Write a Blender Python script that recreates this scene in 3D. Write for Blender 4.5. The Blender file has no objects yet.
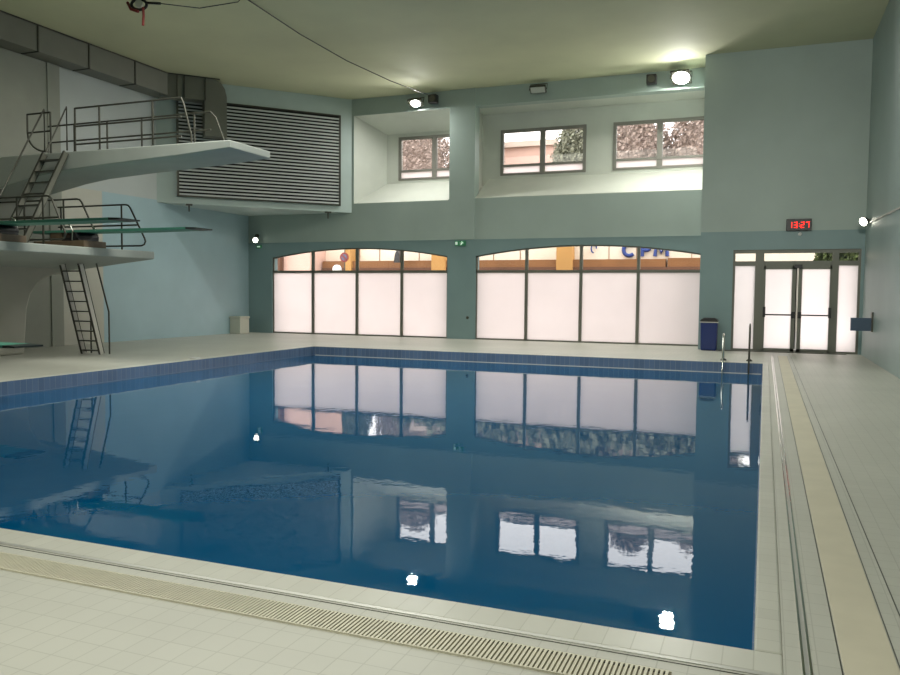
import bpy, math, random
from math import sin, cos, pi, radians, sqrt, atan2
from mathutils import Vector, Matrix
random.seed(7)
SC = bpy.context.scene
COL = SC.collection

# ------------------------------------------------------------------ camera
cd = bpy.data.cameras.new('camera'); cam = bpy.data.objects.new('camera', cd); COL.objects.link(cam)
cd.sensor_width = 36; cd.lens = 794.03 / 900 * 36; cd.clip_end = 400
yaw, pit, rol = radians(21.587), radians(3.2605), radians(0.5127)
F = Vector((-sin(yaw) * cos(pit), cos(yaw) * cos(pit), -sin(pit)))
R0 = Vector((cos(yaw), sin(yaw), 0)); U0 = R0.cross(F)
Rv = R0 * cos(rol) + U0 * sin(rol); Uv = Rv.cross(F)
M = Matrix((Rv, Uv, -F)).transposed().to_4x4(); M.translation = (0, 0, 1.6)
cam.matrix_world = M
SC.camera = cam
# ------------------------------------------------------------------ world, exposure
SC.view_settings.view_transform = 'Standard'; SC.view_settings.look = 'None'
SC.view_settings.gamma = 1; SC.view_settings.exposure = 0.0
SC.view_settings.use_curve_mapping = False
w = bpy.data.worlds.new('overcast_sky'); SC.world = w; w.use_nodes = True
w.node_tree.nodes['Background'].inputs[0].default_value = (1.0, 0.96, 0.965, 1)
w.node_tree.nodes['Background'].inputs[1].default_value = 4.4
# added out-of-view fill lights, standing in for the hall's ceiling lamps
def area(name, loc, size, power, color, target):
    l = bpy.data.lights.new(name, 'AREA'); l.shape = 'RECTANGLE'; l.size, l.size_y = size
    l.energy = power; l.color = color
    o = bpy.data.objects.new(name, l); COL.objects.link(o); o.location = loc
    o.rotation_euler = (Vector(target) - Vector(loc)).to_track_quat('-Z', 'Y').to_euler()
    return o
WARM = (1.0, 0.99, 0.90)
area('hall_fill', (-2.5, 0.3, 8.2), (4, 1.2), 195, WARM, (-3.5, 1.6, 0)).data.spread = radians(105)  # fill added to brighten the near deck
area('hall_fill', (-8.2, 13.2, 8.38), (10, 5.0), 890, WARM, (-8.2, 13.5, 0)).data.spread = radians(165)  # main fill added over the pool and left deck
area('hall_fill', (0.2, -4, 7.6), (3, 2), 135, WARM, (0.6, 24, 4.5)).data.spread = radians(62)  # narrow fill added to lift the door block wall

# ------------------------------------------------------------------ materials
def nodes(name):
    m = bpy.data.materials.new(name); m.use_nodes = True
    nt = m.node_tree; return m, nt, nt.nodes['Principled BSDF']
def N(nt, t, **kw):
    n = nt.nodes.new(t)
    for k, v in kw.items(): setattr(n, k, v)
    return n
def c4(c): return (c[0], c[1], c[2], 1)
def noise_mix(nt, base_out, amt, scale, vec):
    no = N(nt, 'ShaderNodeTexNoise'); no.inputs['Scale'].default_value = scale; no.inputs['Detail'].default_value = 5
    nt.links.new(vec, no.inputs['Vector'])
    mr = N(nt, 'ShaderNodeMapRange'); mr.inputs['To Min'].default_value = 1 - amt; mr.inputs['To Max'].default_value = 1 + amt
    mr.inputs['From Min'].default_value = .3; mr.inputs['From Max'].default_value = .7
    nt.links.new(no.outputs['Fac'], mr.inputs['Value'])
    vm = N(nt, 'ShaderNodeVectorMath', operation='SCALE')
    nt.links.new(base_out, vm.inputs[0]); nt.links.new(mr.outputs[0], vm.inputs['Scale'])
    return vm.outputs[0]
def paint(name, col, rough=.5, metal=0, amt=.05, scale=1.5, bump=0, spec=.5):
    m, nt, b = nodes(name)
    tc = N(nt, 'ShaderNodeTexCoord')
    rgb = N(nt, 'ShaderNodeRGB'); rgb.outputs[0].default_value = c4(col)
    nt.links.new(noise_mix(nt, rgb.outputs[0], amt, scale, tc.outputs['Object']), b.inputs['Base Color'])
    b.inputs['Roughness'].default_value = rough; b.inputs['Metallic'].default_value = metal
    b.inputs['Specular IOR Level'].default_value = spec
    if bump:
        no = N(nt, 'ShaderNodeTexNoise'); no.inputs['Scale'].default_value = 40
        nt.links.new(tc.outputs['Object'], no.inputs['Vector'])
        bp = N(nt, 'ShaderNodeBump'); bp.inputs['Strength'].default_value = bump; bp.inputs['Distance'].default_value = .01
        nt.links.new(no.outputs['Fac'], bp.inputs['Height']); nt.links.new(bp.outputs[0], b.inputs['Normal'])
    return m
def emit(name, col, s):
    m, nt, b = nodes(name)
    b.inputs['Base Color'].default_value = c4(col); b.inputs['Emission Color'].default_value = c4(col)
    b.inputs['Emission Strength'].default_value = s; return m
def wall_paint(name, low, high, zline, yline=None, beyond=None, rough=.45):
    """two-tone paint: LOW under height zline, HIGH above; where yline is given LOW only beyond that depth"""
    m, nt, b = nodes(name)
    tc = N(nt, 'ShaderNodeTexCoord'); sp = N(nt, 'ShaderNodeSeparateXYZ'); nt.links.new(tc.outputs['Object'], sp.inputs[0])
    lt = N(nt, 'ShaderNodeMath', operation='LESS_THAN'); lt.inputs[1].default_value = zline; nt.links.new(sp.outputs['Z'], lt.inputs[0])
    fac = lt.outputs[0]
    mx = N(nt, 'ShaderNodeMix', data_type='RGBA'); mx.inputs[6].default_value = c4(high); mx.inputs[7].default_value = c4(low)
    nt.links.new(fac, mx.inputs[0]); out = mx.outputs[2]
    if yline is not None:
        ly = N(nt, 'ShaderNodeMath', operation='LESS_THAN'); ly.inputs[1].default_value = yline; nt.links.new(sp.outputs['Y'], ly.inputs[0])
        an = N(nt, 'ShaderNodeMath', operation='MULTIPLY'); nt.links.new(ly.outputs[0], an.inputs[0]); nt.links.new(lt.outputs[0], an.inputs[1]); ly = an
        m2 = N(nt, 'ShaderNodeMix', data_type='RGBA'); m2.inputs[7].default_value = c4(beyond)
        nt.links.new(ly.outputs[0], m2.inputs[0]); nt.links.new(out, m2.inputs[6]); out = m2.outputs[2]
    nt.links.new(noise_mix(nt, out, .05, .8, tc.outputs['Object']), b.inputs['Base Color'])
    b.inputs['Roughness'].default_value = rough
    no = N(nt, 'ShaderNodeTexNoise'); no.inputs['Scale'].default_value = 30
    nt.links.new(tc.outputs['Object'], no.inputs['Vector'])
    bp = N(nt, 'ShaderNodeBump'); bp.inputs['Strength'].default_value = .12; bp.inputs['Distance'].default_value = .01
    nt.links.new(no.outputs['Fac'], bp.inputs['Height']); nt.links.new(bp.outputs[0], b.inputs['Normal'])
    return m
def tiles(name, col, grout, bw, rh, mortar, rough, vertical=False, var=.04, loc=(0, 0, 0)):
    m, nt, b = nodes(name)
    tc = N(nt, 'ShaderNodeTexCoord'); vec = tc.outputs['Object']
    if vertical:
        sp = N(nt, 'ShaderNodeSeparateXYZ'); nt.links.new(vec, sp.inputs[0])
        ad = N(nt, 'ShaderNodeMath', operation='ADD'); nt.links.new(sp.outputs['X'], ad.inputs[0]); nt.links.new(sp.outputs['Y'], ad.inputs[1])
        cb = N(nt, 'ShaderNodeCombineXYZ'); nt.links.new(ad.outputs[0], cb.inputs['X']); nt.links.new(sp.outputs['Z'], cb.inputs['Y'])
        vec = cb.outputs[0]
    mp = N(nt, 'ShaderNodeMapping'); mp.inputs['Location'].default_value = loc; nt.links.new(vec, mp.inputs['Vector'])
    br = N(nt, 'ShaderNodeTexBrick'); br.offset = 0; br.squash = 1
    br.inputs['Scale'].default_value = 1; br.inputs['Brick Width'].default_value = bw; br.inputs['Row Height'].default_value = rh
    br.inputs['Mortar Size'].default_value = mortar; br.inputs['Mortar Smooth'].default_value = .2
    br.inputs['Color1'].default_value = c4([c * (1 - var) for c in col]); br.inputs['Color2'].default_value = c4([min(1, c * (1 + var)) for c in col])
    br.inputs['Mortar'].default_value = c4(grout)
    nt.links.new(mp.outputs[0], br.inputs['Vector'])
    nt.links.new(noise_mix(nt, br.outputs['Color'], .06, .7, tc.outputs['Object']), b.inputs['Base Color'])
    bp = N(nt, 'ShaderNodeBump', invert=True); bp.inputs['Strength'].default_value = .25; bp.inputs['Distance'].default_value = .003
    nt.links.new(br.outputs['Fac'], bp.inputs['Height']); nt.links.new(bp.outputs[0], b.inputs['Normal'])
    b.inputs['Roughness'].default_value = rough
    return m

MAT = {}
MAT['deck'] = tiles('deck_tile', (.52, .52, .455), (.43, .43, .37), .13, .15, .003, .42, var=.015, loc=(0, .035, 0))
MAT['pool_tile'] = tiles('pool_wall_tile', (.14, .21, .34), (.24, .30, .40), .125, .25, .005, .2, vertical=True, var=.12, loc=(0, .0, 0))
MAT['coping'] = tiles('coping_tile', (.56, .56, .49), (.46, .46, .39), .13, .6, .003, .35, loc=(0, .1, 0))
MAT['coping_side'] = tiles('coping_tile_side', (.54, .54, .47), (.45, .45, .38), .6, .13, .003, .35, loc=(.1, 0, 0))
MAT['ceiling'] = paint('ceiling_plaster', (.60, .60, .40), .8, amt=.06, scale=.5, bump=.1)
MAT['wall_far'] = wall_paint('far_wall_paint', (.225, .33, .335), (.38, .46, .42), 3.40)
MAT['wall_left'] = wall_paint('left_wall_paint', (.38, .53, .58), (.50, .54, .53), 4.5, 18.3, (.54, .53, .46))
MAT['wall_right'] = wall_paint('right_wall_paint', (.30, .39, .38), (.34, .42, .40), 3.40)
MAT['recess'] = paint('recess_plaster', (.62, .64, .57), .6, amt=.04)
MAT['bulkhead'] = paint('bulkhead_paint', (.46, .55, .52), .5, amt=.04)
MAT['beige_wall'] = paint('beige_wall_paint', (.46, .45, .39), .6, amt=.05)
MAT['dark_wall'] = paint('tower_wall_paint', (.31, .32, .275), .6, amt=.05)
MAT['concrete'] = paint('platform_concrete', (.39, .42, .385), .6, amt=.06, bump=.1)
MAT['column'] = paint('column_concrete', (.44, .43, .37), .6, amt=.06, bump=.1)
MAT['frame'] = paint('window_frame_metal', (.16, .165, .135), .45, .2, amt=.04)
MAT['frame_light'] = paint('upper_window_frame_metal', (.26, .25, .22), .45, .2, amt=.04)
MAT['steel_dark'] = paint('tube_steel', (.075, .075, .06), .35, .5, amt=.1)
MAT['brown_steel'] = paint('aged_steel', (.16, .16, .13), .5, .3, amt=.1)
MAT['chrome'] = paint('chrome', (.72, .72, .68), .12, 1, amt=.03)
MAT['steel'] = paint('brushed_steel', (.55, .55, .51), .42, .8, amt=.06)
MAT['white_metal'] = paint('pale_metal', (.62, .60, .54), .4, amt=.05)
MAT['duct'] = paint('duct_sheet_metal', (.18, .18, .15), .5, .15, amt=.06)
MAT['black'] = paint('black_plastic', (.008, .008, .009), .4, amt=.1)
MAT['dark_gap'] = paint('dark_void', (.012, .012, .012), .9, amt=.1)
MAT['slat'] = paint('louver_blade', (.54, .56, .54), .45, amt=.04)
MAT['green_board'] = paint('green_board_coating', (.07, .27, .19), .55, amt=.06, scale=6)
MAT['green_dark'] = paint('dark_board_end', (.008, .016, .014), .5, amt=.06)
MAT['brown'] = paint('brown_stand', (.16, .11, .065), .6, amt=.12, scale=8)
MAT['blue_bin'] = paint('blue_plastic', (.006, .025, .15), .35, amt=.05)
MAT['blue_panel'] = paint('slate_blue_panel', (.06, .10, .16), .5, amt=.05)
MAT['box_cream'] = paint('cream_plastic', (.55, .56, .47), .5, amt=.04)
MAT['grate'] = paint('cream_grate_plastic', (.64, .61, .47), .45, amt=.05, scale=8)
MAT['grate_bed'] = paint('grate_bed', (.20, .18, .12), .6)
MAT['strip'] = paint('beige_gutter_cover', (.63, .585, .45), .55, amt=.05, scale=3)
MAT['red'] = paint('red_webbing', (.20, .02, .015), .6)
MAT['white'] = paint('white_plastic', (.7, .7, .68), .4)
MAT['lamp_on'] = emit('floodlight_glow', (1, 1, .96), 700)
MAT['lamp_bright'] = emit('bright_floodlight_glow', (1, .99, .93), 480)
MAT['lamp_small'] = emit('wall_lamp_glow', (1, .96, .80), 14)
MAT['led'] = emit('red_led', (1, .03, .02), 1.5)
MAT['exit_green'] = emit('exit_sign_green', (.04, .22, .10), .12)
MAT['exit_white'] = emit('exit_sign_pictogram', (.8, 1, .85), .3)
MAT['glass_lens'] = paint('lamp_lens_glass', (.45, .47, .42), .1, amt=.05)
# outside
MAT['facade'] = paint('cream_facade', (.78, .70, .57), .8, amt=.05, scale=.6)
MAT['fascia'] = paint('orange_brown_awning', (.22, .095, .03), .7, amt=.15, scale=1)
MAT['fascia_dark'] = paint('dark_brown_facade', (.12, .055, .03), .8, amt=.15, scale=1)
MAT['yellow'] = paint('ochre_pillar', (.46, .25, .075), .8, amt=.06)
MAT['pink'] = paint('salmon_facade', (.66, .44, .36), .8, amt=.05)
MAT['pale_house'] = paint('pale_facade', (.55, .45, .38), .8, amt=.06)
MAT['sign_face'] = paint('sign_face', (.10, .10, .16), .6)
MAT['blue_letter'] = paint('blue_lettering', (.02, .05, .22), .5, amt=.02)
MAT['ground'] = paint('street_paving', (.32, .30, .28), .8, amt=.1)
MAT['leaf'] = paint('foliage', (.20, .21, .15), .8, amt=.25, scale=4)
MAT['leaf2'] = paint('hazed_foliage', (.36, .29, .25), .8, amt=.2, scale=4)  # pale pinkish haze is mixed into the leaf colour
MAT['leaf3'] = paint('hedge_foliage', (.06, .085, .02), .8, amt=.7, scale=9)
MAT['bark'] = paint('bark', (.06, .05, .04), .9, amt=.3)
MAT['dark_glass'] = paint('dark_window', (.05, .05, .05), .2)

def frosted():
    m, nt, b = nodes('frosted_glass')
    tc = N(nt, 'ShaderNodeTexCoord'); rgb = N(nt, 'ShaderNodeRGB'); rgb.outputs[0].default_value = (.87, .83, .815, 1)
    tr = N(nt, 'ShaderNodeBsdfTranslucent'); nt.links.new(noise_mix(nt, rgb.outputs[0], .02, 1, tc.outputs['Object']), tr.inputs['Color'])
    df = N(nt, 'ShaderNodeBsdfDiffuse'); df.inputs['Color'].default_value = (.5, .5, .5, 1)
    gl = N(nt, 'ShaderNodeBsdfGlossy'); gl.inputs['Roughness'].default_value = .25
    a = N(nt, 'ShaderNodeMixShader'); a.inputs[0].default_value = .12
    nt.links.new(tr.outputs[0], a.inputs[1]); nt.links.new(df.outputs[0], a.inputs[2])
    c = N(nt, 'ShaderNodeMixShader'); c.inputs[0].default_value = .04
    nt.links.new(a.outputs[0], c.inputs[1]); nt.links.new(gl.outputs[0], c.inputs[2])
    nt.links.new(c.outputs[0], nt.nodes['Material Output'].inputs['Surface']); nt.nodes.remove(b)
    return m
MAT['frosted'] = frosted()
def clear():
    m, nt, b = nodes('clear_glass')
    tc = N(nt, 'ShaderNodeTexCoord'); no = N(nt, 'ShaderNodeTexNoise'); no.inputs['Scale'].default_value = 2
    nt.links.new(tc.outputs['Object'], no.inputs['Vector'])
    tr = N(nt, 'ShaderNodeBsdfTransparent'); tr.inputs[0].default_value = (.93, .93, .92, 1)
    gl = N(nt, 'ShaderNodeBsdfGlossy'); gl.inputs['Roughness'].default_value = .02
    fr = N(nt, 'ShaderNodeFresnel'); fr.inputs['IOR'].default_value = 1.5
    c = N(nt, 'ShaderNodeMixShader'); nt.links.new(fr.outputs[0], c.inputs[0])
    nt.links.new(tr.outputs[0], c.inputs[1]); nt.links.new(gl.outputs[0], c.inputs[2])
    nt.links.new(c.outputs[0], nt.nodes['Material Output'].inputs['Surface']); nt.nodes.remove(b)
    return m
MAT['clear'] = clear()
def water():
    m, nt, b = nodes('pool_water')
    b.inputs['Base Color'].default_value = (.0005, .082, .205, 1)
    b.inputs['Roughness'].default_value = .0; b.inputs['IOR'].default_value = 1.33
    b.inputs['Specular Tint'].default_value = (.70, .94, 1, 1)
    tc = N(nt, 'ShaderNodeTexCoord')
    n1 = N(nt, 'ShaderNodeTexNoise'); n1.inputs['Scale'].default_value = 1.1; n1.inputs['Detail'].default_value = 2
    n2 = N(nt, 'ShaderNodeTexNoise'); n2.inputs['Scale'].default_value = 7; n2.inputs['Detail'].default_value = 3
    nt.links.new(tc.outputs['Object'], n1.inputs['Vector']); nt.links.new(tc.outputs['Object'], n2.inputs['Vector'])
    b1 = N(nt, 'ShaderNodeBump'); b1.inputs['Strength'].default_value = 1; b1.inputs['Distance'].default_value = .0016
    b2 = N(nt, 'ShaderNodeBump'); b2.inputs['Strength'].default_value = 1; b2.inputs['Distance'].default_value = .0005
    nt.links.new(n1.outputs['Fac'], b1.inputs['Height']); nt.links.new(n2.outputs['Fac'], b2.inputs['Height'])
    nt.links.new(b1.outputs[0], b2.inputs['Normal']); nt.links.new(b2.outputs[0], b.inputs['Normal'])
    return m
MAT['water'] = water()

# ------------------------------------------------------------------ mesh helpers
class MB:
    def __init__(s): s.v = []; s.f = []; s.smooth = []
    def add(s, vs, fs, smooth=False):
        o = len(s.v); s.v += [tuple(v) for v in vs]
        for f in fs: s.f.append([i + o for i in f]); s.smooth.append(smooth)
        return s
    def box(s, a, b, T=None):
        x0, y0, z0 = [min(p, q) for p, q in zip(a, b)]; x1, y1, z1 = [max(p, q) for p, q in zip(a, b)]
        vs = [(x0, y0, z0), (x1, y0, z0), (x1, y1, z0), (x0, y1, z0), (x0, y0, z1), (x1, y0, z1), (x1, y1, z1), (x0, y1, z1)]
        if T: vs = [T(*v) for v in vs]
        return s.add(vs, [(0, 3, 2, 1), (4, 5, 6, 7), (0, 1, 5, 4), (1, 2, 6, 5), (2, 3, 7, 6), (3, 0, 4, 7)])
    def prism(s, poly, lo, hi, mapf):
        """poly: list of 2d points; mapf(p, q, t) -> 3d"""
        n = len(poly)
        vs = [mapf(p, q, lo) for p, q in poly] + [mapf(p, q, hi) for p, q in poly]
        fs = [tuple(range(n)), tuple(range(2 * n - 1, n - 1, -1))] + [(i, i + n, (i + 1) % n + n, (i + 1) % n) for i in range(n)]
        return s.add(vs, fs)
    def tube(s, pts, r, seg=8, r1=None):
        pts = [Vector(p) for p in pts]; n = len(pts); rings = []
        up = None
        for i, p in enumerate(pts):
            d = (pts[min(i + 1, n - 1)] - pts[max(i - 1, 0)]).normalized()
            if up is None:
                up = Vector((0, 0, 1)) if abs(d.z) < .9 else Vector((1, 0, 0))
            a = d.cross(up).normalized(); up = a.cross(d).normalized()
            rr = r if r1 is None else r + (r1 - r) * i / (n - 1)
            k = 1.0
            if 0 < i < n - 1:
                c = (pts[i] - pts[i - 1]).normalized().dot(d); k = 1 / max(c, .6)
            rings.append([p + (a * cos(2 * pi * j / seg) + up * sin(2 * pi * j / seg)) * rr for j in range(seg)])
        vs = [v for rg in rings for v in rg]; fs = []
        for i in range(n - 1):
            for j in range(seg):
                fs.append((i * seg + j, i * seg + (j + 1) % seg, (i + 1) * seg + (j + 1) % seg, (i + 1) * seg + j))
        s.add(vs, fs, True)
        s.add(rings[0], [tuple(range(seg))]); s.add(rings[-1], [tuple(reversed(range(seg)))])
        return s
    def lathe(s, prof, T, seg=24):
        """prof: (radius, axial) pairs, T(x, y, z)->3d"""
        vs = []; n = len(prof)
        for r, a in prof:
            for j in range(seg): vs.append(T(r * cos(2 * pi * j / seg), r * sin(2 * pi * j / seg), a))
        fs = [(i * seg + j, i * seg + (j + 1) % seg, (i + 1) * seg + (j + 1) % seg, (i + 1) * seg + j) for i in range(n - 1) for j in range(seg)]
        fs.append(tuple(reversed(range(seg)))); fs.append(tuple(range((n - 1) * seg, n * seg)))
        return s.add(vs, fs, False)
    def build(s, name, mat, parent=None, bevel=0):
        me = bpy.data.meshes.new(name); me.from_pydata(s.v, [], s.f); me.update()
        for p, sm in zip(me.polygons, s.smooth): p.use_smooth = sm
        import bmesh
        bm = bmesh.new(); bm.from_mesh(me); bmesh.ops.recalc_face_normals(bm, faces=bm.faces); bm.to_mesh(me); bm.free()
        me.materials.append(MAT[mat] if isinstance(mat, str) else mat)
        o = bpy.data.objects.new(name, me); COL.objects.link(o)
        if parent is not None:
            o.parent = parent; o.matrix_parent_inverse = parent.matrix_world.inverted() if parent.type != 'EMPTY' else Matrix.Translation(parent.location).inverted()
        if bevel:
            b = o.modifiers.new('bevel', 'BEVEL'); b.width = bevel; b.segments = 2; b.limit_method = 'ANGLE'
        return o
def tag(o, label=None, cat=None, group=None, kind=None):
    if label: o['label'] = label
    if cat: o['category'] = cat
    if group: o['group'] = group
    if kind: o['kind'] = kind
    return o
def thing(name, loc, label, cat, group=None):
    o = bpy.data.objects.new(name, None); COL.objects.link(o); o.location = loc; o.empty_display_size = .1
    return tag(o, label, cat, group)
def struct(o): o['kind'] = 'structure'; return o
def rect(mb, x0, x1, z0, z1, y0, y1): mb.box((x0, y0, z0), (x1, y1, z1)); return mb
XZ = lambda p, q, t: (p, t, q)      # polygon in x,z extruded along y
YZ = lambda p, q, t: (t, p, q)
XY = lambda p, q, t: (p, q, t)

CEIL = 8.45; XL = -18.4; XR = 2.48; YF = 25.5; YB = 24.2; WZ = -0.26
PX0, PX1, PY0, PY1 = -12.2, 0.0, 3.77, 20.0

# ------------------------------------------------------------------ floor, pool, water
fl = MB()
for a, b, c, d in ((XL - .4, XR + .3, -7, PY0 - .22), (XL - .4, PX0 - .22, PY0 - .22, 26.0), (PX1 + .12, XR + .3, PY0 - .22, 24.5),
                   (PX0 - .22, PX1 + .12, PY1 + .22, 26.0)):
    fl.box((a, c, -.3), (b, d, 0))
fl.box((PX1 + .12, 24.5, -.3), (XR + .3, 24.7, 0))
struct(fl.build('floor', 'deck'))
cp = MB(); cp.box((PX0 - .22, PY0 - .22, -.3), (PX1 + .12, PY0, 0)); cp.box((PX0 - .22, PY1, -.3), (PX1 + .12, PY1 + .22, 0))
struct(cp.build('trim_1', 'coping', bevel=.012))
cp = MB(); cp.box((PX0 - .22, PY0, -.3), (PX0, PY1, 0)); cp.box((PX1, PY0, -.3), (PX1 + .12, PY1, 0))
struct(cp.build('trim_2', 'coping_side', bevel=.012))
pb = MB()
t = .02
pb.box((PX0 - .01, PY0 - .2, -4), (PX0 + t, PY1 + .2, -.014)); pb.box((PX1 - t * .4, PY0, -4), (PX1 + .01, PY1, -.014))
pb.box((PX0, PY1 - t, -4), (PX1, PY1 + .01, -.014)); pb.box((PX0, PY0 - .01, -4), (PX1, PY0 + t * .4, -.014))
pb.box((PX0 - .2, PY0 - .2, -4.1), (PX1 + .2, PY1 + .2, -4))
struct(pb.build('pool_basin', 'pool_tile'))
wt = MB(); wt.box((PX0 + t, PY0 + .008, -3.9), (PX1 - .008, PY1 - t, WZ))
tag(wt.build('pool_water', 'water'), 'still deep blue water filling the diving pool, mirroring the windows', 'water', kind='stuff')
# white strip imitating the bright water's-edge line along the far pool wall
lp = MB(); lp.box((PX0 + .1, PY1 - .05, WZ - .02), (PX1 - .03, PY1 - .018, WZ + .012)); struct(lp.build('trim_3', 'white'))
# slot channels in the deck
ch = MB()
ch.box((XL, 3.515, -.01), (.20, 3.545, .004)); tag(struct(ch.build('trim_4', 'steel')))
ch = MB(); ch.box((XL, 3.49, -.01), (.20, 3.494, .003)); struct(ch.build('trim_5', 'steel_dark'))
ch = MB(); ch.box((.195, -2, -.01), (.205, 22.4, .006)); ch.box((.225, -2, -.01), (.235, 22.4, .006)); struct(ch.build('trim_6', 'chrome'))
ch = MB(); ch.box((.205, -2, -.01), (.225, 22.4, .002)); struct(ch.build('trim_7', 'steel'))
st = MB(); st.box((.36, -2, -.02), (.58, 22.6, .006))
tag(st.build('gutter_cover', 'strip', bevel=.003), 'long plain beige strip cover running along the right deck', 'drain cover')
ed = MB(); ed.box((.672, -2, -.01), (.678, 22.6, .002)); ed.box((.585, -2, -.01), (.590, 22.6, .002)); ed.box((.35, -2, -.01), (.356, 22.6, .002))
struct(ed.build('trim_8', 'steel_dark'))
# slatted overflow grating on the near deck
gr = thing('drain_grating', (-6, 3.3, 0), 'cream slatted drainage grating across the near deck', 'drain grating')
g = MB(); g.box((XL, 3.195, -.02), (-.32, 3.395, .001)); g.build('channel_bed', 'grate_bed', gr)
g = MB(); g.box((-9.5, 3.372, -.001), (-.34, 3.386, .003)); g.build('drain_slot', 'dark_gap', gr)
g = MB(); x = -9.5
g.box((XL, 3.19, 0), (-.32, 3.198, .010)); g.box((XL, 3.388, 0), (-.32, 3.396, .008))
while x < -.34:
    g.box((x, 3.198, .0), (x + .0125, 3.387, .010)); x += .021
g.box((XL, 3.2, 0), (-9.5, 3.385, .009))
g.build('grating_slats', 'grate', gr)
tl = MB(); tl.box((-12.42, 14.9, 0), (-12.22, 15.05, .03))
tag(tl.build('depth_marker', 'white', bevel=.004), 'small white block on the left pool edge', 'marker')

# ------------------------------------------------------------------ ceiling and walls
c = MB(); c.box((XL - .4, -7, CEIL), (XR + .4, 27.8, CEIL + .3)); struct(c.build('ceiling', 'ceiling'))
# left wall : open box wall with ribs in its near part
wl = MB(); wl.box((XL - .4, -7, 0), (XL, 25.9, CEIL)); struct(wl.build('wall_left', 'wall_left'))
wr = MB(); wr.box((XR, -7, 0), (XR + .4, 24.7, CEIL)); struct(wr.build('wall_right', 'wall_right'))
wn = MB(); wn.box((XL - .4, -7.3, 0), (XR + .4, -7, CEIL)); struct(wn.build('wall_near', 'beige_wall'))
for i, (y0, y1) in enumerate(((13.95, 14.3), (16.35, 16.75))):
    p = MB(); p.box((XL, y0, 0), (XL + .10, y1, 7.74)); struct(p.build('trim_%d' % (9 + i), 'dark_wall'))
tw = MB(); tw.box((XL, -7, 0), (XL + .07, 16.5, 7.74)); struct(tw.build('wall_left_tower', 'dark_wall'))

def arch_z(x, x0, x1, ze=2.84, zc=3.17):
    u = (x - (x0 + x1) / 2) / ((x1 - x0) / 2); return ze + (zc - ze) * (1 - u * u)
W1 = (-17.35, -10.21); W2 = (-9.18, -1.80)
T0, T1 = YF, YF + .38
wf = MB()
rect(wf, XL, W1[0], 0, 4.75, T0, T1); rect(wf, W1[1], W2[0], 0, 4.78, T0, T1)
def arch_wall(x0, x1, ztop):
    n = 24
    for i in range(n):
        a = x0 + (x1 - x0) * i / n; b = x0 + (x1 - x0) * (i + 1) / n
        wf.prism([(a, arch_z(a, x0, x1)), (b, arch_z(b, x0, x1)), (b, ztop), (a, ztop)], T0, T1, XZ)
arch_wall(*W1, 4.75); arch_wall(*W2, 4.78)
O1 = (-13.86, -10.15); O2 = (-9.23, -1.78)
rect(wf, XL, O1[0], 4.75, 7.86, T0, T1); rect(wf, O1[1], O2[0], 4.75, 7.86, T0, T1)
rect(wf, XL, -1.6, 7.86, CEIL, T0, T1)
rect(wf, O1[1] + .0, O2[0], 3.4, CEIL, T0 - .05, T0)          # shallow pier standing proud between the bays
struct(wf.build('wall_far', 'wall_far'))
tr_ = MB(); rect(tr_, XL, O1[1], 3.38, 3.41, T0 - .02, T0); rect(tr_, O2[0], -1.79, 3.38, 3.41, T0 - .02, T0); struct(tr_.build('trim_11', 'wall_far'))
# block that carries the doors
D0, D1, DZ = -.88, 2.40, 2.88
wb = MB()
rect(wb, -1.78, D0, 0, CEIL, YB, YB + .4); rect(wb, D1, XR, 0, CEIL, YB, YB + .4); rect(wb, D0, D1, DZ, CEIL, YB, YB + .4)
wb.box((-1.78, YB + .4, 0), (-1.45, 27.6, CEIL))
struct(wb.build('wall_far_block', 'wall_far'))
# recesses behind the high openings
BK = 27.0
rc = MB()
def recess(x0, x1, xb0, xb1, zs, zh, zhb, wins):
    rc.prism([(T0 + .001, zs - .3), (T0 + .001, zs), (BK, 5.62), (BK + .1, 5.62), (BK + .1, zs - .3)], x0 - .02, x1 + .02, YZ)   # sloping sill
    rc.prism([(T0 + .01, zh), (T0 + .01, zh + .3), (BK + .1, zh + .3), (BK + .1, zhb)], x0 - .3, x1 + .3, YZ)                 # head
    rc.prism([(x0, T0 + .01), (xb0, BK), (xb0, BK + .1), (x0 - .5, BK + .1), (x0 - .5, T0 + .4), (x0 - .3, T0 + .01)], zs - .2, zh + .2, XY)
    rc.prism([(x1, T0 + .01), (xb1, BK), (xb1, BK + .1), (xb1 + .3, BK + .1), (x1 + .3, T0 + .01)], zs - .2, zh + .2, XY) if x1 < -3 else None
    zb, zt = 5.74, 7.29
    xs = [xb0 - .3]
    rc.box((xb0 - .3, BK, 5.4), (xb1 + .3, BK + .25, zb)); rc.box((xb0 - .3, BK, zt), (xb1 + .3, BK + .25, zh + .2))
    prev = xb0 - .3
    for a, b in wins: rc.box((prev, BK, zb), (a, BK + .25, zt)); prev = b
    if prev < xb1 + .3: rc.box((prev, BK, zb), (xb1 + .3, BK + .25, zt))
recess(O1[0], O1[1], -13.28, -9.95, 4.76, 7.86, 7.40, [(-12.75, -9.95)])
recess(O2[0], -1.78, -9.5, -1.70, 4.80, 7.88, 7.88, [(-8.78, -5.82), (-4.83, -1.87)])
struct(rc.build('wall_far_recess', 'recess'))

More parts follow.
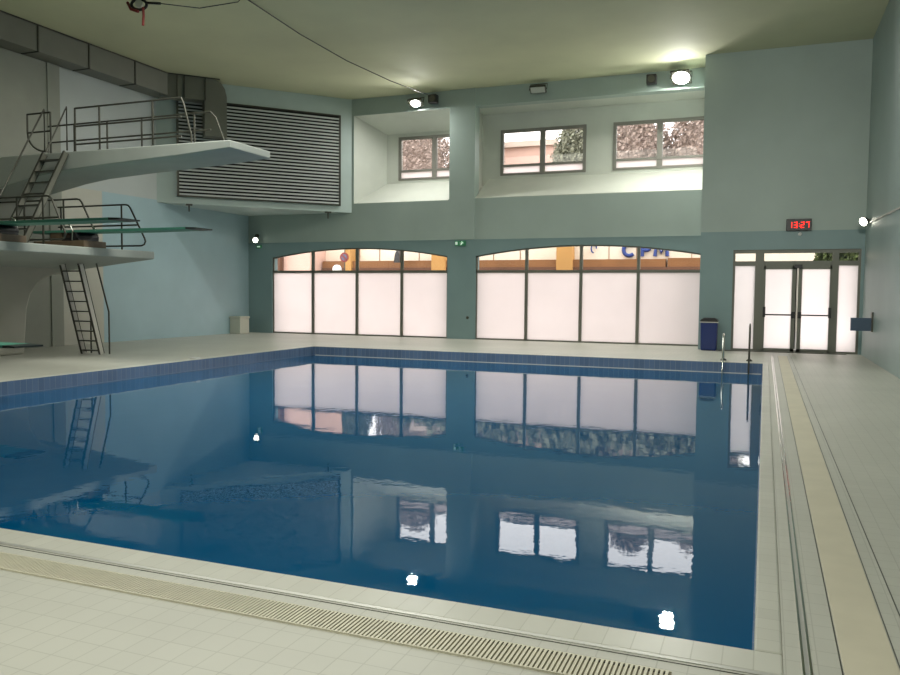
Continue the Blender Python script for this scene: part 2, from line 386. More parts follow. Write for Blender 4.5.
# ------------------------------------------------------------------ windows
def wthing(name):
    o = bpy.data.objects.new(name, None); COL.objects.link(o); o['kind'] = 'structure'; return o
def low_window(name, x0, x1, mull):
    w_ = wthing(name); y0, y1 = YF + .06, YF + .14; f = MB(); h = .035
    rect(f, x0, x1, 0.0, .05, y0, y1); rect(f, x0, x1, 2.27, 2.36, y0, y1)
    rect(f, x0, x0 + .04, 0, arch_z(x0, x0, x1), y0, y1); rect(f, x1 - .04, x1, 0, arch_z(x1, x0, x1), y0, y1)
    for m in mull: rect(f, m - h * 1.35, m + h * 1.35, 0, arch_z(m, x0, x1) + .01, y0 - .02, y1)
    n = 24
    for i in range(n):
        a = x0 + (x1 - x0) * i / n; b = x0 + (x1 - x0) * (i + 1) / n; za, zb = arch_z(a, x0, x1), arch_z(b, x0, x1)
        f.prism([(a, za - .045), (b, zb - .045), (b, zb + .01), (a, za + .01)], y0, y1, XZ)
    f.build('window_frame', 'frame', w_)
    xs = [x0] + list(mull) + [x1]
    for a, b in zip(xs[:-1], xs[1:]):
        rect(MB(), a + .02, b - .02, .03, 2.29, y0 + .03, y0 + .045).build('frosted_pane', 'frosted', w_)
        p = MB(); k = 6; pts = [(a + .02, 2.33), (b - .02, 2.33)] + [(b - .02 - (b - a - .04) * j / k, arch_z(b - .02 - (b - a - .04) * j / k, x0, x1) - .01) for j in range(k + 1)]
        p.prism(pts, y0 + .034, y0 + .040, XZ); p.build('clear_pane', 'clear', w_)
low_window('window_1', W1[0], W1[1], (-15.60, -13.76, -11.97))
low_window('window_2', W2[0], W2[1], (-7.40, -5.57, -3.74))
def high_window(name, x0, x1):
    w_ = wthing(name); y0, y1 = BK - .02, BK + .08; f = MB(); xm = (x0 + x1) / 2
    rect(f, x0 - .04, x1 + .04, 5.72, 5.80, y0, y1); rect(f, x0 - .04, x1 + .04, 7.20, 7.31, y0, y1)
    for a, b in ((x0 - .04, x0 + .07), (xm - .09, xm + .09), (x1 - .07, x1 + .04)): rect(f, a, b, 5.72, 7.31, y0 - .01, y1)
    rect(f, x0, x1, 6.02, 6.10, y0, y1); f.build('window_frame', 'frame_light', w_)
    for a, b in ((x0 + .05, xm - .07), (xm + .07, x1 - .05)):
        rect(MB(), a, b, 5.78, 6.04, y0 + .03, y0 + .045).build('frosted_pane', 'frosted', w_)
        rect(MB(), a, b, 6.08, 7.22, y0 + .03, y0 + .036).build('clear_pane', 'clear', w_)
high_window('window_3', -12.75, -9.95); high_window('window_4', -8.78, -5.82); high_window('window_5', -4.83, -1.87)

# ------------------------------------------------------------------ glazed double door
dr = wthing('door_1'); y0, y1 = YB + .05, YB + .13
f = MB()
rect(f, D0, D1, 2.78, 2.88, y0, y1); rect(f, D0, D1, 2.43, 2.56, y0, y1); rect(f, D0, D1, 0, .06, y0, y1)
for a, b in ((D0, D0 + .06), (-.28, -.05), (1.70, 1.86), (D1 - .06, D1)): rect(f, a, b, 0, 2.88, y0 - .01, y1)
f.build('door_frame', 'frame', dr)
for a, b in ((D0 + .04, -.26), (1.84, D1 - .04)):
    rect(MB(), a, b, .04, 2.45, y0 + .03, y0 + .045).build('frosted_side_pane', 'frosted', dr)
for a, b in ((D0 + .04, -.26), (-.07, 1.72), (1.84, D1 - .04)):
    rect(MB(), a, b, 2.54, 2.80, y0 + .03, y0 + .036).build('clear_pane', 'clear', dr)
for s, (a, b) in enumerate(((-.05, .79), (.85, 1.70))):
    lf = MB(); g0, g1 = (a + .05, b - .10) if s == 0 else (a + .10, b - .05)
    rect(lf, a, b, .02, .10, y0 - .02, y0 + .03); rect(lf, a, b, 2.33, 2.43, y0 - .02, y0 + .03)
    rect(lf, a, g0, .02, 2.43, y0 - .02, y0 + .03); rect(lf, g1, b, .02, 2.43, y0 - .02, y0 + .03)
    leaf = lf.build('door_leaf', 'frame', dr)
    rect(MB(), g0 - .01, g1 + .01, .09, 2.34, y0, y0 + .012).build('frosted_pane', 'frosted', leaf)
    pbm = MB(); pbm.tube([(a + .02, y0 - .10, 1.05), (b - .04, y0 - .10, 1.05)], .02)
    bx = a + .0 if s == 0 else b - .07
    rect(pbm, bx, bx + .07, .98, 1.27, y0 - .12, y0 - .02)
    bx = b - .1 if s == 0 else a + .0
    rect(pbm, bx, bx + .10, .96, 1.14, y0 - .12, y0 - .02)
    pbm.build('panic_bar', 'black', leaf)
cl = MB(); rect(cl, .74, .94, 2.36, 2.46, y0 - .08, y0 - .02); cl.tube([(.80, y0 - .05, .1), (.80, y0 - .05, 2.36)], .014)
cl.build('bolt_rod', 'black', dr)
cl = MB(); cl.tube([(.83, y0 - .04, .06), (.83, y0 - .04, 2.36)], .012); cl.build('daylight_gap_strip', 'white', dr)
mt = MB(); rect(mt, -1.2, 2.1, 0, .02, YB - .22, YB - .02); tag(mt.build('door_sill_mat', 'steel_dark'), 'thin dark threshold strip lying before the double door', 'threshold')

# ------------------------------------------------------------------ diagonal bulkhead, louvre, duct
A = Vector((XL, 20.6, 0)); B = Vector((-13.95, YF, 0)); u = (B - A).normalized(); nrm = u.cross(Vector((0, 0, 1))).normalized()
def DG(a, off, z): p = A + u * a + nrm * off; return (p.x, p.y, z)
bh = MB(); bh.prism([(A.x, A.y), (B.x, B.y), (XL, YF)], 4.43, CEIL, XY); struct(bh.build('wall_bulkhead', 'bulkhead'))
lo = thing('louver_grille', DG(3.4, 0, 4.68), 'wide slatted air louvre on the slanted wall behind the high platform', 'louver')
m_ = MB(); m_.box((.66, .0, 4.69), (6.14, .02, 7.79), DG); m_.build('back_panel', 'dark_gap', lo)
m_ = MB()
for a, b, c_, d in ((.62, .68, 4.65, 7.83), (6.12, 6.18, 4.65, 7.83)): m_.box((a, 0, c_), (b, .10, d), DG)
m_.box((.62, 0, 7.79), (6.18, .10, 7.83), DG); m_.box((.62, 0, 4.65), (6.18, .1, 4.69), DG); m_.build('frame', 'steel_dark', lo)
m_ = MB(); n = 27
for i in range(n):
    z = 4.70 + 3.08 * i / n
    vs = [DG(a, o_, z + h_) for a in (.68, 6.12) for o_, h_ in ((.05, .006), (.085, .0), (.085, .056), (.05, .062))]
    m_.add(vs, [(0, 1, 2, 3), (7, 6, 5, 4), (0, 4, 5, 1), (1, 5, 6, 2), (2, 6, 7, 3), (3, 7, 4, 0)])
tag(m_.build('slat_bank', 'slat', lo))

du = thing('air_duct', (XL + .3, 8, 7.75), 'sheet metal air duct under the ceiling along the left wall', 'duct')
DX = XL + .64
m_ = MB(); m_.box((XL + .001, -6.9, 7.76), (DX, 20.55, CEIL - .005)); m_.build('straight_run', 'duct', du)
m_ = MB()
m_.box((.05, .11, 7.72), (1.5, .60, CEIL - .005), DG)
pts = [(1.43, 8.44), (1.75, 8.43), (1.95, 8.33), (2.07, 8.15), (2.13, 7.9), (2.13, 6.6), (1.43, 6.6)]
m_.prism(pts, .11, .58, lambda p, q, t_: DG(p, t_, q)); m_.build('elbow', 'duct', du)
y = 20.5 - .0
for y in (19.02, 17.27, 15.59, 13.9, 12.2, 10.5, 8.8):
    m_ = MB(); m_.box((XL + .05, y - .02, 7.735), (DX + .025, y + .02, 7.76)); m_.box((DX, y - .02, 7.735), (DX + .025, y + .02, CEIL - .004)); m_.build('flange', 'steel_dark', du)
for a in (.56, .78, 1.43):
    m_ = MB(); m_.box((a, .60, 7.70), (a + .035, .625, CEIL - .004), DG); m_.build('flange', 'steel_dark', du)
m_ = MB(); m_.box((XL + .60, -6.9, CEIL - .035), (DX + .03, 20.56, CEIL - .003)); m_.box((.02, .60, CEIL - .035), (1.9, .63, CEIL - .003), DG); m_.build('top_angle', 'steel_dark', du)

# ------------------------------------------------------------------ concrete diving platforms
HI, LOW = 4.83, 2.55
hp = thing('high_diving_platform', (-14.5, 15.05, 4.2), 'high pale concrete diving platform reaching over the pool from the left wall', 'diving platform')
m_ = MB()
prof = [(-18.32, HI), (-18.32, 3.95), (-16.4, 4.30), (-15.6, 4.40), (-14, 4.49), (-12.2, 4.57), (-10.78, 4.665), (-10.78, HI)]
m_.prism(prof, 14.3, 15.8, XZ); m_.build('slab', 'concrete', hp, bevel=.02)
RR = .022
def rail(parent, y, x0, x1, zs, posts, zb, name='guard_rail', slant=None):
    r = MB()
    for z in zs:
        r.tube([(x0, y, z), (x1, y, z)], RR)
    o = r.build(name, 'steel_dark', parent)
    for px in posts:
        q = MB(); q.tube([(px, y, zb), (px, y, max(zs))], RR * 1.05); q.lathe([(.05, 0), (.05, .012)], lambda a, b, c_, px=px: (px + a, y + b, zb + c_), 12)
        q.build('post', 'steel_dark', o)
    if slant:
        q = MB(); q.tube(slant, RR); q.build('sloped_end', 'steel_dark', o)
    return o
rail(hp, 14.36, -15.23, -12.12, (5.84, 5.42, 5.0), (-15.23, -14.48, -12.92), HI, slant=[(-12.12, 14.36, 5.84), (-12.05, 14.36, 5.7), (-11.85, 14.36, 5.0), (-11.85, 14.36, HI)])
rail(hp, 15.72, -17.6, -12.4, (5.84, 5.42, 5.0), (-16.7, -15.6, -14.49, -12.88), HI, slant=[(-12.4, 15.72, 5.84), (-12.25, 15.72, 5.7), (-11.95, 15.72, 5.0), (-11.95, 15.72, HI)])
m_ = MB()
arc = [(-16.72, 5.8)] + [(-16.72, 5.35)] + [(-16.72 + .62 * (1 - cos(a)), 5.35 - .47 * sin(a)) for a in [pi / 2 * k / 6 for k in range(1, 7)]]
m_.tube([(x_, 14.33, z_) for x_, z_ in arc], RR); m_.tube([(-16.72, 14.33, 5.8), (-15.97, 14.33, 5.8)], RR)
m_.tube([(-15.97, 14.33, 5.8), (-15.97, 14.33, HI)], RR); m_.tube([(-16.72, 14.33, 5.36), (-15.97, 14.33, 5.36)], RR)
m_.build('side_guard', 'steel_dark', hp)

lpf = thing('low_diving_platform', (-16.3, 13, 2), 'wide pale concrete lower diving platform with springboards on top, on a flared column', 'diving platform')
m_ = MB()
m_.prism([(-18.32, LOW), (-18.32, 2.02), (-16.6, 2.12), (-15.3, 2.26), (-14.3, 2.365), (-14.3, LOW)], 5.0, 15.9, XZ); m_.build('slab', 'concrete', lpf, bevel=.02)
col_ = [(13.0, 0), (14.15, 0), (14.25, 1.1), (14.36, 1.45), (14.55, 1.70), (14.8, 1.86), (15.1, 1.96), (15.5, 2.0), (15.5, 2.2), (11.6, 2.2), (11.9, 2.1), (12.5, 2.0), (12.85, 1.8), (12.95, 1.4)]
m_ = MB(); m_.prism(col_, -18.32, -16.75, YZ); m_.build('column', 'column', lpf, bevel=.05)
def low_rail(y, z, x0, x1, post, xe):
    r = MB()
    arc_ = [(x0, y, z), (x1 - .12, y, z), (x1 - .03, y, z - .02), (x1 + .03, y, z - .08), (xe - .02, y, LOW + .34), (xe + .01, y, LOW + .26), (xe - .03, y, LOW + .18), (xe - .12, y, LOW + .15), (x0, y, LOW + .15)]
    r.tube(arc_, RR); r.tube([(x0, y, (z + LOW + .15) / 2), (x1 + (xe - x1) * .5, y, (z + LOW + .15) / 2)], RR)
    o = r.build('guard_rail', 'steel_dark', lpf)
    for px in post:
        q = MB(); q.tube([(px, y, LOW), (px, y, z)], RR); q.lathe([(.05, 0), (.05, .012)], lambda a, b, c_, px=px: (px + a, y + b, LOW + c_), 12); q.build('post', 'steel_dark', o)
low_rail(13.3, 3.67, -18.2, -14.85, (-16.9, -15.9, -15.1), -14.45)
low_rail(14.6, 3.76, -18.2, -15.35, (-17.2, -15.9), -14.85)
low_rail(15.8, 3.74, -17.4, -15.0, (-17.3, -15.25), -14.5)
low_rail(11.5, 3.66, -18.2, -14.85, (-16.9, -15.9, -15.1), -14.45)

def springboard(x_tip, y, z, w_, label, base):
    t_ = thing('springboard', (x_tip - 2.5, y, base), label, 'springboard', None)
    hw = w_ / 2
    b = MB(); b.prism([(x_tip - 4.8, z), (x_tip - .28, z), (x_tip - .28, z - .045), (x_tip - 1.5, z - .055), (x_tip - 4.8, z - .05)], y - hw, y + hw, XZ); b.build('board', 'green_board', t_)
    b = MB(); b.prism([(x_tip - .279, z), (x_tip, z - .012), (x_tip, z - .04), (x_tip - .279, z - .045)], y - hw, y + hw, XZ); tag(b.build('board_tip', 'green_dark', t_), 'dark end of the green board')
    return t_
def stand(t_, y, z, front, base):
    b = MB(); b.box((front - 1.55, y - .33, base), (front, y + .33, base + .15)); b.build('base_block', 'brown', t_, bevel=.015)
    b = MB(); b.box((front - 1.1, y - .26, base + .15), (front - .75, y + .26, z - .05)); b.build('support', 'brown', t_, bevel=.01)
    b = MB()
    rr_ = (z - .05 - base - .15) / 2
    b.tube([(front - .32, y - .33, base + .15 + rr_), (front - .32, y + .33, base + .15 + rr_)], rr_, 16)
    b.box((front - .7, y - .3, base + .15), (front - .2, y + .3, base + .22)); b.build('fulcrum_roller', 'black', t_)
    for s in (-1, 1):
        b = MB(); yy = y + s * .36
        b.tube([(front - .32, yy, base + .15), (front - .3, yy, z - .02), (front - .36, yy, z + .09), (front - .45, yy, z + .14)], .016)
        b.build('chrome_guide', 'chrome', t_)
sb = springboard(-11.3, 11.92, 2.955, .53, 'green springboard nearer the camera, its tip ending over the pool before the rails', LOW); stand(sb, 11.92, 2.955, -14.38, LOW)
sb = springboard(-11.3, 14.08, 2.945, .55, 'green springboard farther from the camera, jutting farthest right over the pool', LOW); stand(sb, 14.08, 2.945, -14.38, LOW)
sb = springboard(-11.3, 9.63, .668, .55, 'low green springboard near the floor with dark tip at the left edge', 0)
b = MB(); b.box((-16.0, 9.3, 0), (-14.2, 9.96, .2)); b.build('base_block', 'brown', sb, bevel=.015)
b = MB(); b.box((-15.6, 9.36, .2), (-15.2, 9.9, .618)); b.build('support', 'brown', sb)
b = MB(); b.box((-14.7, 9.4, .2), (-14.4, 9.86, .618)); b.build('support', 'brown', sb)

# ladders
def ladder(label, xa, xb, top, bot, nr, rails, mat_='white_metal'):
    t_ = thing('steel_ladder', ((xa + xb) / 2, bot[0], bot[1]), label, 'ladder')
    d = Vector((0, top[0] - bot[0], top[1] - bot[1])).normalized(); pn = Vector((0, -d.z, d.y))
    for x_ in (xa, xb):
        m = MB(); T = lambda a, b_, c_, x_=x_: tuple(Vector((x_ + a, bot[0], bot[1])) + pn * b_ + d * c_)
        L = sqrt((top[0] - bot[0]) ** 2 + (top[1] - bot[1]) ** 2)
        m.box((-.018, -.06, 0), (.018, .06, L), T); m.build('stringer', mat_, t_)
        e = MB(); e.box((-.026, .058, 0), (.026, .072, L), T); e.box((-.026, -.072, 0), (.026, -.058, L), T); e.build('stringer_edge', 'steel_dark', t_)
    for i in range(nr):
        k = (i + .35) / nr; yy = bot[0] + (top[0] - bot[0]) * k; zz = bot[1] + (top[1] - bot[1]) * k
        m = MB(); m.box((xa, yy - .075, zz - .014), (xb, yy + .075, zz + .014)); m.build('tread', 'steel_dark', t_)
    for pts in rails:
        m = MB(); m.tube(pts, .02); m.build('handrail', 'steel_dark', t_)
    return t_
ladder('steep steel ladder with pale side rail standing on the floor under the lower platform', -15.68, -15.1, (14.33, 2.18), (14.93, 0.01), 9,
       [[(-15.02, 14.73, 2.22), (-15.02, 15.1, 1.04), (-15.02, 15.1, .0)], [(-15.66, 14.78, 2.22), (-15.66, 15.15, 1.04), (-15.66, 15.15, .0)]])
ladder('dark steel ladder climbing from the lower platform to the high platform', -16.05, -15.38, (14.22, 4.80), (13.0, LOW + .01), 8,
       [[(-16.08, 14.25, 4.85), (-16.08, 14.25, 5.86), (-16.08, 12.95, 3.55)], [(-15.37, 14.25, 4.85), (-15.37, 14.25, 5.86), (-15.37, 13.65, 4.72)]], 'brown_steel')

# ------------------------------------------------------------------ pool handrails
def pool_rail(x_, h, label):
    t_ = thing('pool_handrail', (x_, 20.1, 0), label, 'handrail')
    p = [(x_, 20.45, 0)] + [(x_, 20.45, h - .18)] + [(x_, 20.27 + .18 * cos(a), h - .18 + .18 * sin(a)) for a in [pi * k / 8 for k in range(1, 8)]]
    p += [(x_, 20.05, h - .3), (x_, 19.92, .1), (x_, 19.9, -.9)]
    m = MB(); m.tube(p, .022, 10); m.build('tube', 'chrome' if h < .8 else 'steel_dark', t_)
    m = MB(); m.lathe([(.07, 0), (.07, .02), (.04, .05)], lambda a, b_, c_: (x_ + a, 20.45 + b_, c_), 16); m.build('foot_plate', 'steel_dark', t_)
pool_rail(-.90, .66, 'shorter chrome handrail of the pool ladder, left one of the pair')
pool_rail(-.31, .90, 'taller dark handrail of the pool ladder, nearest the pool corner')

# ------------------------------------------------------------------ small wall things
bn = thing('waste_bin', (-1.47, 23.95, 0), 'tall dark blue waste bin standing at the wall left of the door', 'bin')
m = MB(); m.prism([(-1.68, 0), (-1.25, 0), (-1.23, .82), (-1.70, .82)], 23.8, 24.15, XZ); m.build('bin_body', 'blue_bin', bn, bevel=.04)
m = MB(); m.prism([(-1.71, .82), (-1.22, .82), (-1.23, .88), (-1.32, .93), (-1.61, .93), (-1.70, .88)], 23.78, 24.17, XZ); m.build('bin_lid', 'black', bn, bevel=.02)
m = MB(); m.box((-1.72, 23.78, .80), (-1.21, 23.8, .825)); m.build('rim', 'white_metal', bn)

ck = thing('digital_clock', (.815, YB, 3.55), 'black digital clock with red figures above the double door', 'clock')
m = MB(); m.box((.49, YB - .09, 3.385), (1.14, YB, 3.715)); m.build('housing', 'black', ck, bevel=.01)
SEG = {'1': 'bc', '3': 'abcdg', '2': 'abged', '7': 'abc'}
def digit(ch_, x_, z_, w_=.09, h=.165, parent=None):
    t_ = .024; yy = YB - .098; m = MB()
    R_ = {'a': (x_, x_ + w_, z_ + h - t_, z_ + h), 'g': (x_, x_ + w_, z_ + h / 2 - t_ / 2, z_ + h / 2 + t_ / 2), 'd': (x_, x_ + w_, z_, z_ + t_),
          'b': (x_ + w_ - t_, x_ + w_, z_ + h / 2, z_ + h), 'c': (x_ + w_ - t_, x_ + w_, z_, z_ + h / 2), 'f': (x_, x_ + t_, z_ + h / 2, z_ + h), 'e': (x_, x_ + t_, z_, z_ + h / 2)}
    for s in SEG[ch_]:
        a, b_, c_, d = R_[s]; rect(m, a, b_, c_, d, yy, yy + .01)
    m.build('digit', 'led', parent)
for ch_, x_ in zip('1327', (.555, .685, .86, .99)): digit(ch_, x_, 3.465, parent=ck)
for z_ in (3.50, 3.565):
    m = MB(); rect(m, .815, .835, z_, z_ + .025, YB - .098, YB - .088); m.build('colon_dot', 'led', ck)

ss = thing('motion_sensor', (.85, YB, 3.28), 'small white round sensor under the clock', 'sensor')
m = MB(); m.lathe([(.05, 0), (.05, .04), (.03, .07)], lambda a, b_, c_: (.85 + a, YB - c_, 3.30 + b_), 14); m.build('dome', 'white', ss)
m = MB(); m.box((.72, YB - .012, 3.22), (.98, YB, 3.36)); m.build('mount_plate', 'wall_far', ss)

ex = thing('exit_sign', (-9.72, YF - .05, 3.26), 'small green running-man exit sign on the pier between the arched windows', 'sign')
m = MB(); m.box((-9.90, YF - .11, 3.19), (-9.52, YF - .05, 3.35)); m.build('housing', 'exit_green', ex)
m = MB(); yy = YF - .116
rect(m, -9.88, -9.80, 3.22, 3.32, yy, yy + .005); m.build('door_symbol', 'exit_white', ex); m = MB(); m.prism([(-9.70, 3.21), (-9.66, 3.21), (-9.60, 3.29), (-9.64, 3.31)], yy, yy + .005, XZ)
rect(m, -9.66, -9.63, 3.31, 3.34, yy, yy + .005); rect(m, -9.72, -9.58, 3.27, 3.285, yy, yy + .005); m.build('pictogram', 'exit_white', ex)
em = thing('emergency_light', (-17.93, YF, 3.2), 'small green safety sign right under the left wall lamp', 'sign')
m = MB(); m.box((-18.02, YF - .05, 3.20), (-17.80, YF, 3.32)); m.build('housing', 'exit_green', em)
m = MB(); m.box((-17.98, YF - .055, 3.235), (-17.84, YF - .05, 3.285)); m.build('pictogram', 'exit_white', em)

kb = MB(); kb.lathe([(.05, 0), (.05, .03), (.02, .06)], lambda a, b_, c_: (-9.45 + a, YF - c_, .74 + b_), 12)
tag(kb.build('wall_socket', 'steel_dark'), 'small dark round fitting low on the pier between arched windows', 'socket')

bx = thing('storage_box', (-18.05, 24.95, 0), 'cream box standing on the floor in the far left corner', 'box')
m = MB(); m.box((-18.38, 24.3, 0), (-17.92, 24.85, .56)); m.build('box_body', 'box_cream', bx, bevel=.015)
m = MB(); m.box((-18.395, 24.28, .56), (-17.90, 24.87, .64)); m.build('lid', 'box_cream', bx, bevel=.015)

bp_ = thing('notice_box', (2.2, 22, .7), 'flat slate blue box mounted on right wall beside the door', 'box')
m = MB(); m.box((1.99, 21.9, .74), (XR - .01, 22.0, 1.06)); m.build('panel', 'blue_panel', bp_, bevel=.006)
m = MB(); m.box((XR - .04, 21.86, .72), (XR, 22.04, 1.2)); m.build('wall_bracket', 'steel_dark', bp_)
cn = MB(); cn.tube([(XR - .02, 23.4, 3.50), (XR - .02, 18.0, 3.37), (XR - .02, 12.0, 3.25), (XR - .02, 3, 3.2)], .022)
tag(cn.build('cable_conduit', 'steel'), 'thin metal conduit running along the right wall from the lamp', 'conduit')

# lamps
def aim(loc, target):
    q = (Vector(target) - Vector(loc)).to_track_quat('Z', 'Y'); L = Vector(loc)
    return lambda a, b_, c_: tuple(L + q @ Vector((a, b_, c_)))
def spot_lamp(label, loc, target, r, glow, name='wall_lamp', bracket=None, cat='lamp'):
    t_ = thing(name, loc, label, cat); T = aim(loc, target)
    m = MB(); m.lathe([(r * .35, -r * 1.1), (r * .8, -r * .8), (r, -r * .1), (r, 0)], T, 20); m.build('lamp_housing', 'steel_dark', t_)
    m = MB(); m.lathe([(r * .92, .001), (r * .8, r * .12), (.01, r * .18)], T, 20); m.build('lamp_glass', glow, t_)
    if bracket:
        m = MB(); m.tube([T(0, 0, -r * .6)] + bracket, .02); m.box(tuple(Vector(bracket[-1]) - Vector((.05, .05, .05))), tuple(Vector(bracket[-1]) + Vector((.05, .05, .05)))); m.build('bracket', 'steel_dark', t_)
spot_lamp('small lit round wall lamp by the far left corner', (-17.93, 25.28, 3.50), (-12, 18, 3.0), .10, 'lamp_small', bracket=[(-17.95, 25.3, 3.68), (-17.97, 25.45, 3.68)])
spot_lamp('small lit round wall lamp high on the right wall near the door', (2.31, 23.2, 3.52), (-.5, 20.5, 2.0), .12, 'lamp_small', bracket=[(2.36, 23.3, 3.62), (2.44, 23.3, 3.55)])
def flood(label, loc, target, w_, h, glow):
    t_ = thing('floodlight', loc, label, 'floodlight'); T = aim(loc, target)
    m = MB(); m.prism([(-w_ / 2, -h / 2), (w_ / 2, -h / 2), (w_ / 2, h / 2), (-w_ / 2, h / 2)], -.06, 0, T)
    vs = [T(a, b_, c_) for a, b_, c_ in ((-w_ / 2, -h / 2, -.06), (w_ / 2, -h / 2, -.06), (w_ / 2, h / 2, -.06), (-w_ / 2, h / 2, -.06), (-w_ / 4, -h / 4, -.18), (w_ / 4, -h / 4, -.18), (w_ / 4, h / 4, -.18), (-w_ / 4, h / 4, -.18))]
    m.add(vs, [(0, 1, 5, 4), (1, 2, 6, 5), (2, 3, 7, 6), (3, 0, 4, 7), (4, 5, 6, 7)]); m.build('lamp_housing', 'steel_dark', t_)
    m = MB(); m.lathe([(min(w_, h) * .44, .002), (min(w_, h) * .44, .012)], T, 24) if glow != 'glass_lens' else m.prism([(-w_ * .44, -h * .4), (w_ * .44, -h * .4), (w_ * .44, h * .4), (-w_ * .44, h * .4)], .002, .014, T)
    m.build('lamp_glass', glow, t_)
    m = MB(); L = Vector(loc)
    m.tube([tuple(L + Vector((-w_ * .55, 0, 0))), tuple(L + Vector((-w_ * .55, .1, .2))), tuple(L + Vector((w_ * .55, .1, .2))), tuple(L + Vector((w_ * .55, 0, 0)))], .015)
    m.tube([tuple(L + Vector((0, .1, .2))), (loc[0], YF - .02, loc[2] + .2)], .02); m.build('bracket', 'steel_dark', t_)
flood('lit floodlight over the left high window, shining downward', (-11.28, 25.12, 8.02), (-11.0, 21.2, 0), .50, .34, 'lamp_on')
flood('dazzling lit floodlight high on the wall above the right high window', (-2.54, 25.12, 8.10), (-3.0, 21, 1.0), .56, .54, 'lamp_bright')
flood('unlit floodlight on the beam above the middle high window', (-7.0, 25.2, 8.14), (-6.9, 23.5, 6.2), .52, .26, 'glass_lens')
def spk(label, x_, z_):
    t_ = thing('loudspeaker', (x_, 25.3, z_), label, 'loudspeaker')
    m = MB(); m.box((x_ - .15, 25.12, z_ - .16), (x_ + .15, 25.38, z_ + .12)); m.build('cabinet', 'black', t_, bevel=.02)
    m = MB(); m.lathe([(.11, 0), (.09, -.01), (.03, .01)], lambda a, b_, c_: (x_ + a, 25.118 - c_ * .3, z_ - .02 + b_), 16); m.build('cone', 'steel_dark', t_)
    m = MB(); m.box((x_ - .03, 25.38, z_ - .05), (x_ + .03, YF, z_ + .05)); m.build('bracket', 'steel_dark', t_)
spk('small black loudspeaker right of the left lit floodlight', -10.68, 8.17)
spk('small black loudspeaker just left of the dazzling floodlight', -3.42, 8.18)
def hook(label, a):
    t_ = thing('hanging_hook', DG(a, .05, 4.43), label, 'hook')
    m = MB(); m.box((a - .1, -.1, 4.38), (a + .1, .04, 4.43), DG); m.build('plate', 'steel_dark', t_)
    m = MB(); p = DG(a, -.03, 4.38); m.tube([p, (p[0], p[1], 4.18)], .025); m.build('stem', 'steel_dark', t_)
hook('small dark fitting under the left part of the louvred bulkhead', 1.0); hook('small dark fitting under the right end of the louvred bulkhead', 5.75)

# hoist and cables under the ceiling
ho = thing('ceiling_hoist', (-13.9, 15.2, 8.3), 'black and red rope hoist hanging from the ceiling at the top left', 'hoist')
hx, hy, hz = -13.95, 15.1, 8.34
m = MB(); ring = [(hx + .18 * cos(a) * cos(yaw), hy + .18 * cos(a) * sin(yaw), hz - .02 + .12 * sin(a)) for a in [2 * pi * k / 20 for k in range(21)]]
m.tube(ring, .035, 8); m.build('wheel', 'black', ho)
m = MB(); T = lambda a, b_, c_: (hx + a * cos(yaw) - c_ * sin(yaw), hy + a * sin(yaw) + c_ * cos(yaw), hz + b_)
m.lathe([(.09, -.03), (.09, .03)], T, 20); m.build('drum', 'white_metal', ho)
m = MB(); m.tube([(hx - .3, hy - .05, hz + .05), (hx - .2, hy - .05, hz - .12), (hx + .02, hy - .05, hz - .2)], .035); m.build('strap', 'red', ho)
m = MB(); m.tube([(hx + .12, hy, hz - .1), (hx + .13, hy, hz - .3), (hx + .11, hy, hz - .52)], .03); m.build('hanging_strap', 'red', ho)
m = MB(); m.tube([(hx + .2, hy, hz - .0), (hx + .55, hy + .1, hz - .03)], .03); m.build('coupling', 'black', ho)
m = MB(); m.tube([(hx, hy, hz + .05), (hx, hy, CEIL - .001)], .03); m.build('hanger', 'steel_dark', ho)
m = MB(); m.tube([(hx + .55, hy + .1, hz - .03), (-12.6, 15.6, 8.24), (-11.74, 15.91, 8.38), (-11.7, 15.93, CEIL - .014)], .012, 6)
tag(m.build('hoist_rope', 'black'), 'thin dark rope running from the hoist to the ceiling', 'rope')
m = MB(); m.tube([(-11.51, 15.7, 8.44), (-11.55, 18.3, 8.33), (-11.5, 20.71, 8.29), (-11.2, 23, 8.25), (-10.75, 25.1, 8.24)], .014, 6)
tag(m.build('ceiling_cable', 'black'), 'long dark cable strung under the ceiling to the left floodlight', 'cable')

# ------------------------------------------------------------------ outside the windows
g = MB(); g.box((-60, 26.0, -.3), (40, 90, -.02)); struct(g.build('street_ground', 'ground'))
sf = thing('shop_building', (-11, 38, 0), 'cream shop building across the street with brown band and blue letters', 'building')
m = MB(); m.box((-23.3, 38.2, 0), (2.0, 41, 4.15)); m.build('facade', 'facade', sf)
m = MB(); m.box((-22.4, 37.7, 1.2), (-4.3, 38.19, 3.22)); m.box((-4.2, 37.7, 1.2), (-1.6, 38.19, 3.26)); m.build('brown_band', 'fascia', sf)
m = MB(); m.box((-22.4, 37.65, 1.0), (-1.6, 38.19, 2.86)); m.build('lower_band', 'fascia_dark', sf)  # darker brown lower part of the shop band
for a, b in ((-20.9, -20.6), (-9.38, -8.65), (-15.9, -15.2)):
    m = MB(); m.prism([(a, 0), (b + .15, 0), (b, 4.15), (a, 4.15)], 37.5, 38.1, XZ); m.build('pillar', 'yellow', sf)
for x_ in (-20.4, -19.2, -18.0, -16.9, -14.2, -12.8, -11.4, -7.0, -5.7, -3.2):
    m = MB(); m.box((x_, 38.17, 3.22), (x_ + .025, 38.2, 4.15)); m.build('panel_joint', 'fascia', sf)
def letter(strokes, name):
    m = MB()
    for st_ in strokes: m.tube([(x_, 38.12, z_) for x_, z_ in st_], .092, 8)
    m.build(name, 'blue_letter', sf)
zb, zt = 3.40, 3.95; zm = (zb + zt) / 2; hr = (zt - zb) / 2
